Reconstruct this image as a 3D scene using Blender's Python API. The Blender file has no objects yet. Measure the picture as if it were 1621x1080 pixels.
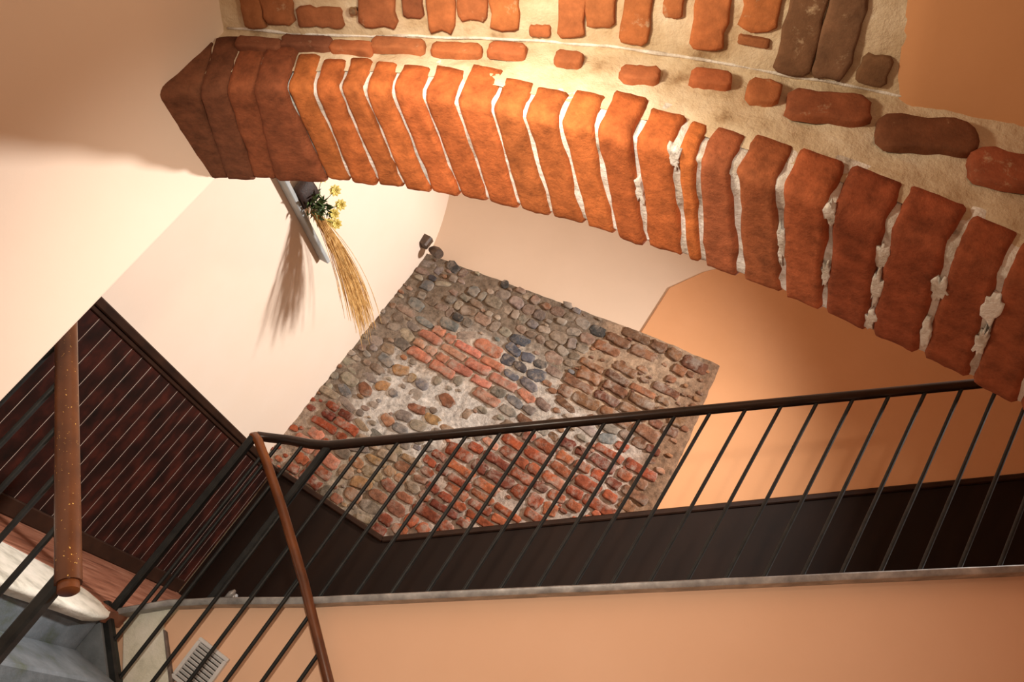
import bpy, math, random
from mathutils import Vector, Matrix, noise

# ------------------------------------------------------------------ camera, world, lights
SC = bpy.context.scene
COL = SC.collection
W_, H_ = 1621, 1080
cam_d = bpy.data.cameras.new('camera')
cam = bpy.data.objects.new('camera', cam_d)
COL.objects.link(cam)
SC.camera = cam
cam_d.sensor_fit = 'HORIZONTAL'
cam_d.sensor_width = 36.0
cam_d.lens = 1295.0 / W_ * 36.0
cam_d.clip_start = 0.02
CX = Vector((0.93727302, 0.34859616, 0.0))           # level right
CD = Vector((-0.12341606, 0.33182966, -0.93523128))  # level down
CF = Vector((-0.32601803, 0.87656705, 0.35403736))   # forward
ROLL = math.radians(35.3556)
R_ = CX * math.cos(ROLL) - CD * math.sin(ROLL)       # picture right
D_ = CX * math.sin(ROLL) + CD * math.cos(ROLL)       # picture down
R_ = CX * math.cos(ROLL) + CD * (-math.sin(ROLL))
m = Matrix.Identity(4)
for i in range(3):
    m[i][0] = R_[i]; m[i][1] = -D_[i]; m[i][2] = -CF[i]
m.translation = (0, 0, 0.55)
cam.matrix_world = m

world = bpy.data.worlds.new('world')
SC.world = world
world.use_nodes = True
bg = world.node_tree.nodes['Background']
bg.inputs[0].default_value = (1.0, 0.55, 0.32, 1)
bg.inputs[1].default_value = 0.31

SC.view_settings.view_transform = 'Standard'
SC.view_settings.look = 'None'
SC.view_settings.gamma = 1.0
SC.view_settings.use_curve_mapping = False
SC.view_settings.exposure = 0.0


def spot(name, loc, aim, power, angle, blend, color, radius):
    d = bpy.data.lights.new(name, 'SPOT')
    d.energy = power; d.spot_size = math.radians(angle); d.spot_blend = blend
    d.color = color; d.shadow_soft_size = radius
    o = bpy.data.objects.new(name, d); COL.objects.link(o)
    o.location = loc
    o.rotation_euler = (Vector(aim) - Vector(loc)).to_track_quat('-Z', 'Y').to_euler()
    return o


spot('stairwell_spotlight', (1.30, 3.58, 4.00), (-2.85, 3.35, 0.95), 1120, 116, 0.95, (1.0, 0.94, 0.88), 0.16)
spot('stair_spotlight', (-0.55, 0.3, 1.0), (-1.1, 4.2, 1.0), 170, 86, 1.0, (1.0, 0.86, 0.70), 0.04)
pd = bpy.data.lights.new('vault_lamp', 'POINT')
pd.energy = 5.5; pd.color = (1.0, 0.80, 0.55); pd.shadow_soft_size = 0.05
po = bpy.data.objects.new('vault_lamp', pd); COL.objects.link(po)
po.location = (-0.78, 0.88, 1.44)
spot('vault_uplight', (-0.78, 0.86, 1.42), (-0.60, 1.32, 1.85), 13.0, 165, 1.0, (1.0, 0.82, 0.58), 0.05)

# ------------------------------------------------------------------ materials
MATS = {}


def nt(name):
    mt = bpy.data.materials.new(name); mt.use_nodes = True
    t = mt.node_tree
    return mt, t, t.nodes['Principled BSDF']


def ramp(t, fac, stops):
    r = t.nodes.new('ShaderNodeValToRGB')
    el = r.color_ramp.elements
    while len(el) < len(stops): el.new(0.5)
    for e, (p, c) in zip(el, stops):
        e.position = p; e.color = (c[0], c[1], c[2], 1)
    t.links.new(fac, r.inputs[0])
    return r.outputs[0]


def coords(t, scale=(1, 1, 1), kind='Object'):
    tc = t.nodes.new('ShaderNodeTexCoord')
    mp = t.nodes.new('ShaderNodeMapping')
    mp.inputs['Scale'].default_value = scale
    t.links.new(tc.outputs[kind], mp.inputs[0])
    return mp.outputs[0]


def noise_tex(t, vec, scale, detail=5, rough=0.6, dist=0.0):
    n = t.nodes.new('ShaderNodeTexNoise')
    n.inputs['Scale'].default_value = scale
    n.inputs['Detail'].default_value = detail
    n.inputs['Roughness'].default_value = rough
    n.inputs['Distortion'].default_value = dist
    t.links.new(vec, n.inputs['Vector'])
    return n.outputs['Fac']


def bump(t, b, height, strength, dist=0.01):
    n = t.nodes.new('ShaderNodeBump')
    n.inputs['Strength'].default_value = strength
    n.inputs['Distance'].default_value = dist
    t.links.new(height, n.inputs['Height'])
    t.links.new(n.outputs[0], b.inputs['Normal'])


def mat_noise(name, stops, scale=4, rough=0.8, bstr=0.2, bscale=60, bdist=0.004, vscale=(1, 1, 1), detail=5, metallic=0, dist=0, spec=0.5):
    mt, t, b = nt(name)
    v = coords(t, vscale)
    f = noise_tex(t, v, scale, detail, 0.6, dist)
    t.links.new(ramp(t, f, stops), b.inputs['Base Color'])
    b.inputs['Roughness'].default_value = rough
    b.inputs['Metallic'].default_value = metallic
    b.inputs['Specular IOR Level'].default_value = spec
    if bstr:
        bump(t, b, noise_tex(t, v, bscale, 6, 0.65), bstr, bdist)
    MATS[name] = mt
    return mt


def mat_col(name, rough=0.9, scale=25, amount=0.35, bstr=0.6, bscale=55, bdist=0.006, dust=None, dust_pos=(0.55, 0.75), dscale=9):
    """colour per stone or brick from the 'col' attribute, broken up by noise; dust: smears of mortar on it"""
    mt, t, b = nt(name)
    a = t.nodes.new('ShaderNodeAttribute'); a.attribute_name = 'col'
    v = coords(t)
    f = noise_tex(t, v, scale, 7, 0.7)
    mr = t.nodes.new('ShaderNodeMapRange')
    mr.inputs['From Min'].default_value = 0.3; mr.inputs['From Max'].default_value = 0.7
    mr.inputs['To Min'].default_value = 1 - amount; mr.inputs['To Max'].default_value = 1 + amount
    t.links.new(f, mr.inputs[0])
    mx = t.nodes.new('ShaderNodeVectorMath'); mx.operation = 'SCALE'
    t.links.new(a.outputs['Color'], mx.inputs[0]); t.links.new(mr.outputs[0], mx.inputs['Scale'])
    out = mx.outputs[0]
    if dust:
        g = noise_tex(t, v, dscale, 8, 0.75, 0.3)
        m2 = t.nodes.new('ShaderNodeMapRange')
        m2.inputs['From Min'].default_value = dust_pos[0]; m2.inputs['From Max'].default_value = dust_pos[1]
        t.links.new(g, m2.inputs[0])
        mm = t.nodes.new('ShaderNodeMix'); mm.data_type = 'RGBA'
        t.links.new(m2.outputs[0], mm.inputs[0])
        t.links.new(out, mm.inputs[6]); mm.inputs[7].default_value = (*dust, 1)
        out = mm.outputs[2]
    t.links.new(out, b.inputs['Base Color'])
    b.inputs['Roughness'].default_value = rough
    b.inputs['Specular IOR Level'].default_value = 0.25
    bump(t, b, noise_tex(t, v, bscale, 8, 0.7), bstr, bdist)
    MATS[name] = mt
    return mt


CREAM = mat_noise('cream_plaster', [(0.3, (0.84, 0.69, 0.56)), (0.7, (0.86, 0.72, 0.60))], 2.2, 0.9, 0.12, 25, 0.004, spec=0.15)
PEACH = mat_noise('peach_plaster', [(0.3, (0.79, 0.51, 0.34)), (0.7, (0.82, 0.54, 0.37))], 2.0, 0.9, 0.15, 28, 0.004, spec=0.15)
ORANGE = mat_noise('orange_plaster', [(0.3, (0.66, 0.34, 0.165)), (0.7, (0.70, 0.37, 0.19))], 2.0, 0.9, 0.15, 28, 0.004, spec=0.15)
PALE = mat_noise('pale_plaster', [(0.3, (0.70, 0.55, 0.42)), (0.7, (0.73, 0.58, 0.45))], 2.0, 0.9, 0.12, 28, 0.004, spec=0.15)
WHITEPL = mat_noise('worn_white_plaster', [(0.3, (0.42, 0.42, 0.36)), (0.5, (0.74, 0.74, 0.66)), (0.7, (0.86, 0.85, 0.78))], 9, 0.9, 0.5, 40, 0.01, detail=8)
GREENPL = mat_noise('stained_white_plaster', [(0.32, (0.45, 0.46, 0.36)), (0.5, (0.76, 0.77, 0.66)), (0.7, (0.86, 0.86, 0.79))], 7, 0.9, 0.5, 40, 0.01, detail=8)
GREYST = mat_noise('grey_step_plaster', [(0.34, (0.075, 0.095, 0.065)), (0.46, (0.115, 0.14, 0.16)), (0.7, (0.20, 0.235, 0.265))], 5, 0.85, 0.4, 35, 0.008, detail=8)
MOSSY = mat_noise('mossy_step_plaster', [(0.34, (0.05, 0.06, 0.02)), (0.52, (0.10, 0.115, 0.055)), (0.72, (0.20, 0.215, 0.16))], 5, 0.85, 0.4, 35, 0.008, detail=8)
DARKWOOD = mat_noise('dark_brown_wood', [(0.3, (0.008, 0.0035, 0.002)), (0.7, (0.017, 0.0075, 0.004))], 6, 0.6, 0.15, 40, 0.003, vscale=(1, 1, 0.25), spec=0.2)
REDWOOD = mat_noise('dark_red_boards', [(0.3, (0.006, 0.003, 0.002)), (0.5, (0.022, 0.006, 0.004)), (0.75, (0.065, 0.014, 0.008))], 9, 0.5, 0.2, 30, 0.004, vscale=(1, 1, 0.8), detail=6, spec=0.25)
GLINTWOOD = mat_noise('pale_painted_glint', [(0.3, (0.34, 0.24, 0.19)), (0.7, (0.62, 0.50, 0.42))], 14, 0.6, 0, 1)  # glints along the board edges, painted in as a pale backing colour
TRIMWOOD = mat_noise('brown_wood_moulding', [(0.3, (0.016, 0.007, 0.004)), (0.7, (0.036, 0.015, 0.008))], 8, 0.5, 0.1, 40, 0.002, spec=0.25)
FLOORW = mat_noise('red_brown_floor_boards', [(0.30, (0.13, 0.045, 0.025)), (0.48, (0.27, 0.105, 0.06)), (0.62, (0.36, 0.16, 0.10)), (0.80, (0.55, 0.34, 0.24))], 5, 0.45, 0.2, 30, 0.003, vscale=(6, 0.7, 1), detail=8, dist=0.4)
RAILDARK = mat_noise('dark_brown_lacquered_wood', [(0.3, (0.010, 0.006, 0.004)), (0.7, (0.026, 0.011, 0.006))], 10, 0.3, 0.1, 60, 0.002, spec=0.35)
RAILRED = mat_noise('red_brown_lacquered_wood', [(0.25, (0.055, 0.018, 0.007)), (0.5, (0.12, 0.036, 0.011)), (0.8, (0.20, 0.065, 0.018))], 9, 0.30, 0.15, 60, 0.003, vscale=(0.4, 1, 1), detail=7)
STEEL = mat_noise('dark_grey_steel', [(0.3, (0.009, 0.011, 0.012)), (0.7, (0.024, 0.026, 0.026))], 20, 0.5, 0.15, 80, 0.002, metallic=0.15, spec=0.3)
STRING = mat_noise('scuffed_grey_metal', [(0.3, (0.17, 0.17, 0.17)), (0.55, (0.36, 0.36, 0.36)), (0.75, (0.58, 0.58, 0.57))], 12, 0.42, 0.3, 60, 0.003, detail=8, metallic=0.25)
VENTM = mat_noise('grey_painted_metal', [(0.3, (0.58, 0.59, 0.60)), (0.7, (0.72, 0.73, 0.74))], 12, 0.45, 0.1, 50, 0.002)
VENTD = mat_noise('dark_vent_opening', [(0.3, (0.03, 0.028, 0.026)), (0.7, (0.06, 0.055, 0.05))], 12, 0.8, 0, 1)
SHELFM = mat_noise('grey_painted_shelf', [(0.3, (0.33, 0.36, 0.37)), (0.7, (0.46, 0.49, 0.49))], 10, 0.5, 0.1, 50, 0.002)
POTM = mat_noise('dark_brown_wicker', [(0.3, (0.010, 0.005, 0.004)), (0.7, (0.035, 0.013, 0.008))], 60, 0.6, 0.5, 90, 0.005)
LEAFM = mat_noise('green_leaf', [(0.3, (0.025, 0.06, 0.018)), (0.7, (0.10, 0.16, 0.05))], 30, 0.6, 0, 1)
YELLOWM = mat_noise('yellow_petal', [(0.3, (0.72, 0.55, 0.10)), (0.7, (0.85, 0.76, 0.28))], 40, 0.7, 0, 1)
STRAWM = mat_noise('golden_straw', [(0.3, (0.30, 0.15, 0.04)), (0.5, (0.58, 0.34, 0.11)), (0.7, (0.78, 0.55, 0.24))], 30, 0.6, 0, 1, vscale=(1, 1, 1))
FITM = mat_noise('dark_brown_metal', [(0.3, (0.03, 0.018, 0.012)), (0.7, (0.11, 0.065, 0.04))], 40, 0.5, 0.3, 80, 0.003)
BOLTM = mat_noise('old_bolt_metal', [(0.3, (0.30, 0.20, 0.12)), (0.7, (0.55, 0.42, 0.28))], 40, 0.35, 0.2, 80, 0.002, metallic=0.8)
BRICKM = mat_col('old_brick', 0.92, 26, 0.42, 0.7, 85, 0.005)
VBRICKM = mat_col('vault_brick', 0.9, 22, 0.30, 0.5, 45, 0.006, dust=(0.62, 0.48, 0.32), dust_pos=(0.60, 0.74), dscale=14)
STONEM = mat_col('rubble_stone', 0.9, 24, 0.55, 0.8, 45, 0.010, dust=(0.36, 0.30, 0.245), dust_pos=(0.48, 0.70), dscale=10)
MORTARW = mat_noise('white_lime_mortar', [(0.26, (0.10, 0.07, 0.05)), (0.38, (0.58, 0.52, 0.45)), (0.55, (0.90, 0.88, 0.84))], 17, 0.95, 0.8, 70, 0.008, detail=8, spec=0.1)
MORTARB = mat_noise('beige_mortar', [(0.28, (0.34, 0.22, 0.12)), (0.40, (0.60, 0.47, 0.31)), (0.60, (0.76, 0.65, 0.48)), (0.8, (0.84, 0.78, 0.65))], 9, 0.95, 0.7, 60, 0.008, detail=8, spec=0.1)


RUBBLEM = mat_col('patchy_lime_mortar', 0.95, 26, 0.55, 0.9, 45, 0.012, dust=(0.16, 0.12, 0.085), dust_pos=(0.58, 0.75), dscale=17)


def mat_fleck(name, base, fleck):
    """lacquered wood with small paint specks"""
    mt, t, b = nt(name)
    v = coords(t)
    c = ramp(t, noise_tex(t, v, 9, 7), [(0.25, base[0]), (0.55, base[1]), (0.8, base[2])])
    s = noise_tex(t, v, 150, 2, 0.5)
    mr = t.nodes.new('ShaderNodeMapRange')
    mr.inputs['From Min'].default_value = 0.70; mr.inputs['From Max'].default_value = 0.73
    t.links.new(s, mr.inputs[0])
    mm = t.nodes.new('ShaderNodeMix'); mm.data_type = 'RGBA'
    t.links.new(mr.outputs[0], mm.inputs[0]); t.links.new(c, mm.inputs[6]); mm.inputs[7].default_value = (*fleck, 1)
    t.links.new(mm.outputs[2], b.inputs['Base Color'])
    b.inputs['Roughness'].default_value = 0.33
    return mt


RAILSPECK = mat_fleck('speckled_red_brown_wood', [(0.050, 0.016, 0.006), (0.10, 0.032, 0.010), (0.16, 0.052, 0.014)], (0.75, 0.48, 0.12))

# ------------------------------------------------------------------ mesh helpers


class MB:
    def __init__(s):
        s.v = []; s.f = []; s.c = []

    def add(s, vs, fs, col=None):
        o = len(s.v)
        s.v += [tuple(p) for p in vs]
        s.f += [tuple(i + o for i in f) for f in fs]
        s.c += [col or (1, 1, 1)] * len(vs)

    def grid(s, rows, col=None, closed=False):
        n = len(rows[0]); vs = [p for r in rows for p in r]; fs = []
        for i in range(len(rows) - 1):
            for j in range(n - 1 + (1 if closed else 0)):
                k = (j + 1) % n
                fs.append((i * n + j, i * n + k, (i + 1) * n + k, (i + 1) * n + j))
        s.add(vs, fs, col)

    def box(s, a, b, bev=0.0, col=None):
        x0, y0, z0 = a; x1, y1, z1 = b
        s.prism([(x0, y0), (x1, y0), (x1, y1), (x0, y1)], z0, z1, bev=bev, col=col)

    def prism(s, poly, z0, z1, axis='z', bev=0.0, col=None):
        """extrude a polygon along an axis; bev chamfers both end rims"""
        def put(p, h):
            if axis == 'z': return (p[0], p[1], h)
            if axis == 'y': return (p[0], h, p[1])
            return (h, p[0], p[1])
        n = len(poly)
        if bev:
            def inset(d):
                out = []
                ar = sum(poly[i][0] * poly[(i + 1) % n][1] - poly[(i + 1) % n][0] * poly[i][1] for i in range(n))
                sg = 1 if ar > 0 else -1
                for i in range(n):
                    p0 = Vector(poly[i - 1]); p1 = Vector(poly[i]); p2 = Vector(poly[(i + 1) % n])
                    a = (p1 - p0).normalized(); b = (p2 - p1).normalized()
                    na = Vector((-a.y, a.x)) * sg; nb = Vector((-b.y, b.x)) * sg
                    q = na + nb
                    q = q / max(0.3, q.dot(na)) if q.length > 1e-6 else na
                    out.append(p1 + q * d)
                return out
            ins = inset(bev)
            zs = [(ins, z0), (poly, z0 + bev), (poly, z1 - bev), (ins, z1)]
        else:
            zs = [(poly, z0), (poly, z1)]
        vs = [put(p, h) for P, h in zs for p in P]; fs = []
        for k in range(len(zs) - 1):
            for i in range(n):
                j = (i + 1) % n
                fs.append((k * n + i, k * n + j, (k + 1) * n + j, (k + 1) * n + i))
        fs.append(tuple(reversed(range(n)))); fs.append(tuple(range((len(zs) - 1) * n, len(zs) * n)))
        s.add(vs, fs, col)

    def obox(s, p0, p1, w, h, up=(0, 0, 1), bev=0.0):
        """bar from p0 to p1, w wide sideways and h along up"""
        p0 = Vector(p0); p1 = Vector(p1); d = (p1 - p0).normalized()
        u = Vector(up); u = (u - d * u.dot(d)).normalized(); r = d.cross(u)
        c = min(w, h) * 0.2 if bev else 0
        if c:
            prof = [(-w/2 + c, -h/2), (w/2 - c, -h/2), (w/2, -h/2 + c), (w/2, h/2 - c), (w/2 - c, h/2), (-w/2 + c, h/2), (-w/2, h/2 - c), (-w/2, -h/2 + c)]
        else:
            prof = [(-w/2, -h/2), (w/2, -h/2), (w/2, h/2), (-w/2, h/2)]
        n = len(prof)
        vs = [p + r * a + u * b for p in (p0, p1) for a, b in prof]
        fs = [(i, (i + 1) % n, n + (i + 1) % n, n + i) for i in range(n)] + [tuple(reversed(range(n))), tuple(range(n, 2 * n))]
        s.add(vs, fs)

    def tube(s, pts, ra, rb=None, n=14, up=(0, 0, 1), taper=None, cap=True, col=None):
        """swept oval tube; ra sideways, rb along up"""
        rb = rb or ra
        pts = [Vector(p) for p in pts]; rows = []
        for i, p in enumerate(pts):
            a = pts[max(0, i - 1)]; b = pts[min(len(pts) - 1, i + 1)]
            d = (b - a).normalized(); u = Vector(up)
            if abs(u.dot(d)) > 0.98: u = Vector((1, 0, 0))
            u = (u - d * u.dot(d)).normalized(); r = d.cross(u)
            k = taper[i] if taper else 1
            rows.append([p + r * (math.cos(t) * ra * k) + u * (math.sin(t) * rb * k) for t in [2 * math.pi * j / n for j in range(n)]])
        s.grid(rows, col, closed=True)
        if cap:
            o = len(s.v)
            m_ = len(rows)
            base = o - m_ * n
            s.f.append(tuple(base + j for j in reversed(range(n))))
            s.f.append(tuple(base + (m_ - 1) * n + j for j in range(n)))

    def build(s, name, mat, parent=None, smooth=False, color=False, angle=None):
        me = bpy.data.meshes.new(name)
        me.from_pydata(s.v, [], s.f)
        me.validate(); me.update()
        if color:
            at = me.color_attributes.new('col', 'FLOAT_COLOR', 'POINT')
            for i, c in enumerate(s.c):
                at.data[i].color = (c[0], c[1], c[2], 1)
        me.materials.append(mat)
        if smooth:
            me.shade_smooth()
            if angle: me.set_sharp_from_angle(angle=math.radians(angle))
        import bmesh
        bm = bmesh.new(); bm.from_mesh(me)
        bmesh.ops.recalc_face_normals(bm, faces=bm.faces)
        bm.to_mesh(me); bm.free()
        o = bpy.data.objects.new(name, me); COL.objects.link(o)
        if parent:
            o.parent = parent
            o.matrix_parent_inverse = Matrix.Translation(-parent.location)
        return o


def tag(o, label=None, cat=None, group=None, kind=None):
    if label: o['label'] = label
    if cat: o['category'] = cat
    if group: o['group'] = group
    if kind: o['kind'] = kind
    return o


def thing(name, loc, label, cat, group=None):
    o = bpy.data.objects.new(name, None); COL.objects.link(o)
    o.location = loc; o.empty_display_size = 0.05
    return tag(o, label, cat, group)


def lerp(xs, ys, x):
    if x <= xs[0]: return ys[0] + (ys[1] - ys[0]) / (xs[1] - xs[0]) * (x - xs[0])
    for i in range(len(xs) - 1):
        if x <= xs[i + 1]:
            return ys[i] + (ys[i + 1] - ys[i]) * (x - xs[i]) / (xs[i + 1] - xs[i])
    return ys[-1] + (ys[-1] - ys[-2]) / (xs[-1] - xs[-2]) * (x - xs[-1])


def nz(p, s=1.0, seed=0.0):
    return noise.noise(Vector((p[0] * s + seed, p[1] * s + seed * 0.37, p[2] * s - seed)))


def lump(mb, c, U, V, N, outline, h, col, rnd, embed=0.012):
    """a rounded brick or stone bedded in a surface: outline in (u, v), raised by h along N"""
    c = Vector(c); cu = sum(p[0] for p in outline) / len(outline); cv = sum(p[1] for p in outline) / len(outline)
    sd = rnd.random() * 50
    rows = []
    for sc, hh in ((1.0, -embed), (0.99, h * 0.45), (0.93, h * 0.85), (0.80, h), (0.45, h * 1.03)):
        r = []
        for (a, b) in outline:
            p = c + U * (cu + (a - cu) * sc) + V * (cv + (b - cv) * sc)
            k = nz(p, 28, sd) * 0.25 * h if hh > 0 else 0
            r.append(p + N * (hh + k))
        rows.append(r)
    o = len(mb.v); n = len(outline)
    mb.grid(rows, col, closed=True)
    mb.add([c + U * cu + V * cv + N * h * 1.03], [], col)
    ci = len(mb.v) - 1; b = o + 4 * n
    for i in range(n): mb.f.append((b + i, b + (i + 1) % n, ci))


def rough_rect(w, h, rnd, jit=0.06, n=4, rc=0.25):
    """outline of a worn rectangle about w by h, corners cut"""
    pts = []
    c = min(w, h) * rc
    corners = [(-w/2, -h/2), (w/2, -h/2), (w/2, h/2), (-w/2, h/2)]
    for i in range(4):
        a = Vector(corners[i]); b = Vector(corners[(i + 1) % 4]); d = (b - a).normalized(); L = (b - a).length
        m_ = n if L > min(w, h) * 1.3 else 3
        for k in range(m_ + 1):
            p = a + d * (c + (L - 2 * c) * k / m_)
            pts.append(p + Vector((rnd.gauss(0, 1), rnd.gauss(0, 1))) * min(w, h) * jit)
    return [(p.x, p.y) for p in pts]


def rough_oval(w, h, rnd, jit=0.07, n=12, e=2.6):
    pts = []; ph = rnd.random() * 6.28
    for k in range(n):
        t = 2 * math.pi * k / n
        a = math.copysign(abs(math.cos(t)) ** (2 / e), math.cos(t)); b = math.copysign(abs(math.sin(t)) ** (2 / e), math.sin(t))
        q = 1 + rnd.gauss(0, jit)
        pts.append((a * w / 2 * q, b * h / 2 * q))
    return pts


def vary(c, rnd, a=0.18):
    k = 1 + rnd.uniform(-a, a)
    return tuple(max(0.003, x * k * (1 + rnd.uniform(-a, a) * 0.35)) for x in c)


# ------------------------------------------------------------------ the room shell
XL, YB = -3.0, 5.36          # left wall of the stairwell, back wall
# left wall, its upper part leaning out into the cove
mb = MB()
rows = []
for i in range(60):
    z = -1.6 + 6.0 * i / 59
    x = XL - (0.30 * ((z - 2.95) / 0.7) ** 1.5 * 0.75 if z > 2.95 else 0)
    x = max(x, XL - 0.42)
    rows.append([(x + 0.003 * nz((0, y, z), 1.3), y, z) for y in [1.6 + 0.1 * k for k in range(41)]])
mb.grid(rows)
tag(mb.build('wall_left', CREAM, smooth=True), kind='structure')

mb = MB()
mb.box((-4.2, YB + 0.016, -1.6), (2.6, YB + 0.2, 4.6))
tag(mb.build('wall_back', PALE), kind='structure')
mb = MB()   # thicker plaster coat right of the exposed masonry
mb.prism([(-1.204, 3.20), (-1.204, 3.706), (-1.043, 3.961), (-0.6, 4.40), (2.5, 4.40), (2.5, -1.5), (-1.204, -1.5)], YB, YB + 0.03, axis='y', bev=0.004)
tag(mb.build('wall_right_of_masonry', ORANGE), kind='structure')

mb = MB(); mb.box((2.5, 1.65, -1.6), (2.65, 5.5, 4.6))
tag(mb.build('wall_right', ORANGE), kind='structure')
mb = MB(); mb.box((-3.7, 1.3, 4.45), (2.65, 5.6, 4.6))
tag(mb.build('ceiling_stairwell', PALE), kind='structure')

# pier at the near left, its far corner slightly rounded
PX, PY = -1.57, 1.65
mb = MB()
arc = [(PX - 0.015 + 0.015 * math.cos(t), PY - 0.015 + 0.015 * math.sin(t)) for t in [k * math.pi / 12 for k in range(7)]]
mb.prism([(PX, -0.8)] + arc + [(-3.05, PY), (-3.05, -0.8)], -1.6, 4.45)
tag(mb.build('wall_pier', CREAM, smooth=True, angle=35), kind='structure')

# spine wall under the upper flight
def s_top(x):      # top line of the upper string
    return lerp([-2.02, -1.86, -1.68, -1.33, 1.02, 2.5], [0.015, 0.155, 0.278, 0.498, 2.105, 3.12], x)

SX = [-2.02, -1.86, -1.68, -1.33, 1.02, 2.45]
mb = MB()
mb.prism([(-2.02, -1.6), (2.45, -1.6)] + [(x, s_top(x) - 0.03) for x in reversed(SX)], 3.50, 3.62, axis='y')
tag(mb.build('wall_spine', PEACH), kind='structure')

# landing floor with a worn pale front
mb = MB()
mb.prism([(-3.05, 5.42), (-1.72, 5.42), (-1.72, 3.62), (-2.006, 3.55), (-2.006, 3.343), (-2.158, 3.36), (-2.303, 3.267), (-2.406, 3.027), (-2.46, 2.6), (-2.46, 1.7), (-3.05, 1.7)], -0.06, 0.0, bev=0.004)
tag(mb.build('floor', FLOORW), kind='structure')
mb = MB()
rows = []
edge_in = [(-2.46, 1.7), (-2.46, 2.6), (-2.406, 3.027), (-2.303, 3.267), (-2.158, 3.36), (-2.02, 3.36)]
edge_out = [(-2.00, 1.7), (-1.99, 2.5), (-1.975, 2.80), (-1.96, 3.02), (-1.955, 3.20), (-1.99, 3.345)]
for k in range(9):
    t = k / 8
    r = []
    for (a, b), (c, d) in zip(edge_in, edge_out):
        for q in ((0,),):
            r.append((a + (c - a) * t, b + (d - b) * t, -0.002 - 0.022 * t ** 2 + 0.005 * nz((a + t, b * 3, 0), 9)))
    rows.append(r)
rows.append([(p[0] - 0.004, p[1], p[2] - 0.014) for p in rows[-1]])
rows.append([(p[0] - 0.03, p[1], p[2] - 0.03) for p in rows[-1]])
mb.grid(rows)
tag(mb.build('floor_front_edge', WHITEPL, smooth=True), kind='structure')

# ------------------------------------------------------------------ exposed masonry on the back wall
rnd = random.Random(11)
def m_top(x): return lerp([-3.05, -1.18, -0.575], [3.045, 3.265, 3.30], x)
def m_bot(x): return lerp([-3.05, -1.95, -0.45], [0.98, 0.98, 2.08], x)
def m_right(z): return lerp([2.0, 2.12, 2.6, 3.3], [-0.50, -0.505, -0.535, -0.58], z)

def zone(x, z):
    """kind of masonry at a place: name, chance that mortar covers it"""
    w = 0.10 * nz((x, 0, z), 2.5)
    xx, zz = x + w, z + 0.10 * nz((x, 8, z), 2.5)
    if xx > -0.72: return 'edge', 0.05
    if zz < 1.62 + 0.55 * (xx + 1.55) + 0.42 and xx > -1.98 and zz < 2.55 + 0.1 * xx: return 'red', 0.04
    if xx < -2.62 and zz < 1.62: return 'redlow', 0.05
    if xx < -1.6 and zz < 1.55: return 'ochre', 0.08
    if -2.60 < xx < -1.85 and 2.22 < zz < 2.55: return 'pink', 0.05
    if -1.98 < xx < -1.62 and 2.50 < zz < 2.74: return 'dark', 0.05
    if xx > -1.45 and zz > 2.55: return 'brown', 0.10
    if -2.72 < xx < -1.75 and 1.55 < zz < 2.22: return 'lime', 0.62
    if zz > 2.65: return 'pebble', 0.22
    if xx < -2.4: return 'grey', 0.30
    return 'mix', 0.36


MCOL = {'lime': (0.66, 0.62, 0.57), 'pebble': (0.25, 0.195, 0.145), 'grey': (0.28, 0.225, 0.175), 'red': (0.52, 0.42, 0.35), 'redlow': (0.45, 0.35, 0.27),
        'ochre': (0.40, 0.33, 0.25), 'brown': (0.44, 0.31, 0.21), 'pink': (0.56, 0.46, 0.37), 'dark': (0.52, 0.46, 0.39), 'mix': (0.54, 0.48, 0.42), 'edge': (0.30, 0.18, 0.11)}
mb = MB()
rows = []
for i in range(111):
    v = i / 110
    r = []
    for j in range(121):
        u = j / 120
        zz = m_bot(-3.0) + (3.3 - m_bot(-3.0)) * v
        xr = m_right(zz)
        x = -3.03 + (xr + 3.03) * u
        z = m_bot(x) + (m_top(x) - m_bot(x)) * v
        d = 0.012 + 0.012 * nz((x, 0, z), 7) + 0.008 * nz((x, 3, z), 22)
        if u == 1 or v == 1: d -= 0.04
        r.append((x + 0.01 * nz((0, 5, z), 9), YB - 0.012 - d, z + (0.012 * nz((x, 9, 1), 8) if v == 1 else 0)))
    rows.append(r)
rows.append([(p[0], YB + 0.08, p[2]) for p in rows[-1]])
mb.grid(rows)
for i, p in enumerate(mb.v):
    acc = Vector((0, 0, 0))
    for q in ((0.06, 0.03), (-0.06, 0.05), (0.02, -0.06), (0, 0)):
        acc += Vector(MCOL[zone(p[0] + q[0], p[2] + q[1])[0]])
    mb.c[i] = tuple(acc / 4 * 0.78)
mason = tag(mb.build('wall_exposed_masonry', RUBBLEM, smooth=True, color=True), 'patch of bare rubble stone and brick on the plastered back wall', kind='structure')

RED = [(0.31, 0.075, 0.032), (0.35, 0.10, 0.045), (0.26, 0.065, 0.03), (0.19, 0.05, 0.028)]
PINK = [(0.50, 0.20, 0.13), (0.46, 0.19, 0.12), (0.52, 0.26, 0.17)]
BROWN = [(0.24, 0.115, 0.06), (0.20, 0.10, 0.055), (0.29, 0.135, 0.068), (0.18, 0.08, 0.045)]
GREY = [(0.25, 0.21, 0.17), (0.20, 0.17, 0.145), (0.30, 0.25, 0.20), (0.22, 0.155, 0.115), (0.19, 0.185, 0.18), (0.33, 0.27, 0.21), (0.27, 0.19, 0.14)]
DGREY = [(0.07, 0.065, 0.065), (0.09, 0.095, 0.11), (0.12, 0.13, 0.15)]
OCHRE = [(0.34, 0.21, 0.10), (0.30, 0.22, 0.14), (0.38, 0.20, 0.10), (0.22, 0.17, 0.13), (0.28, 0.12, 0.07)]


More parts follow.
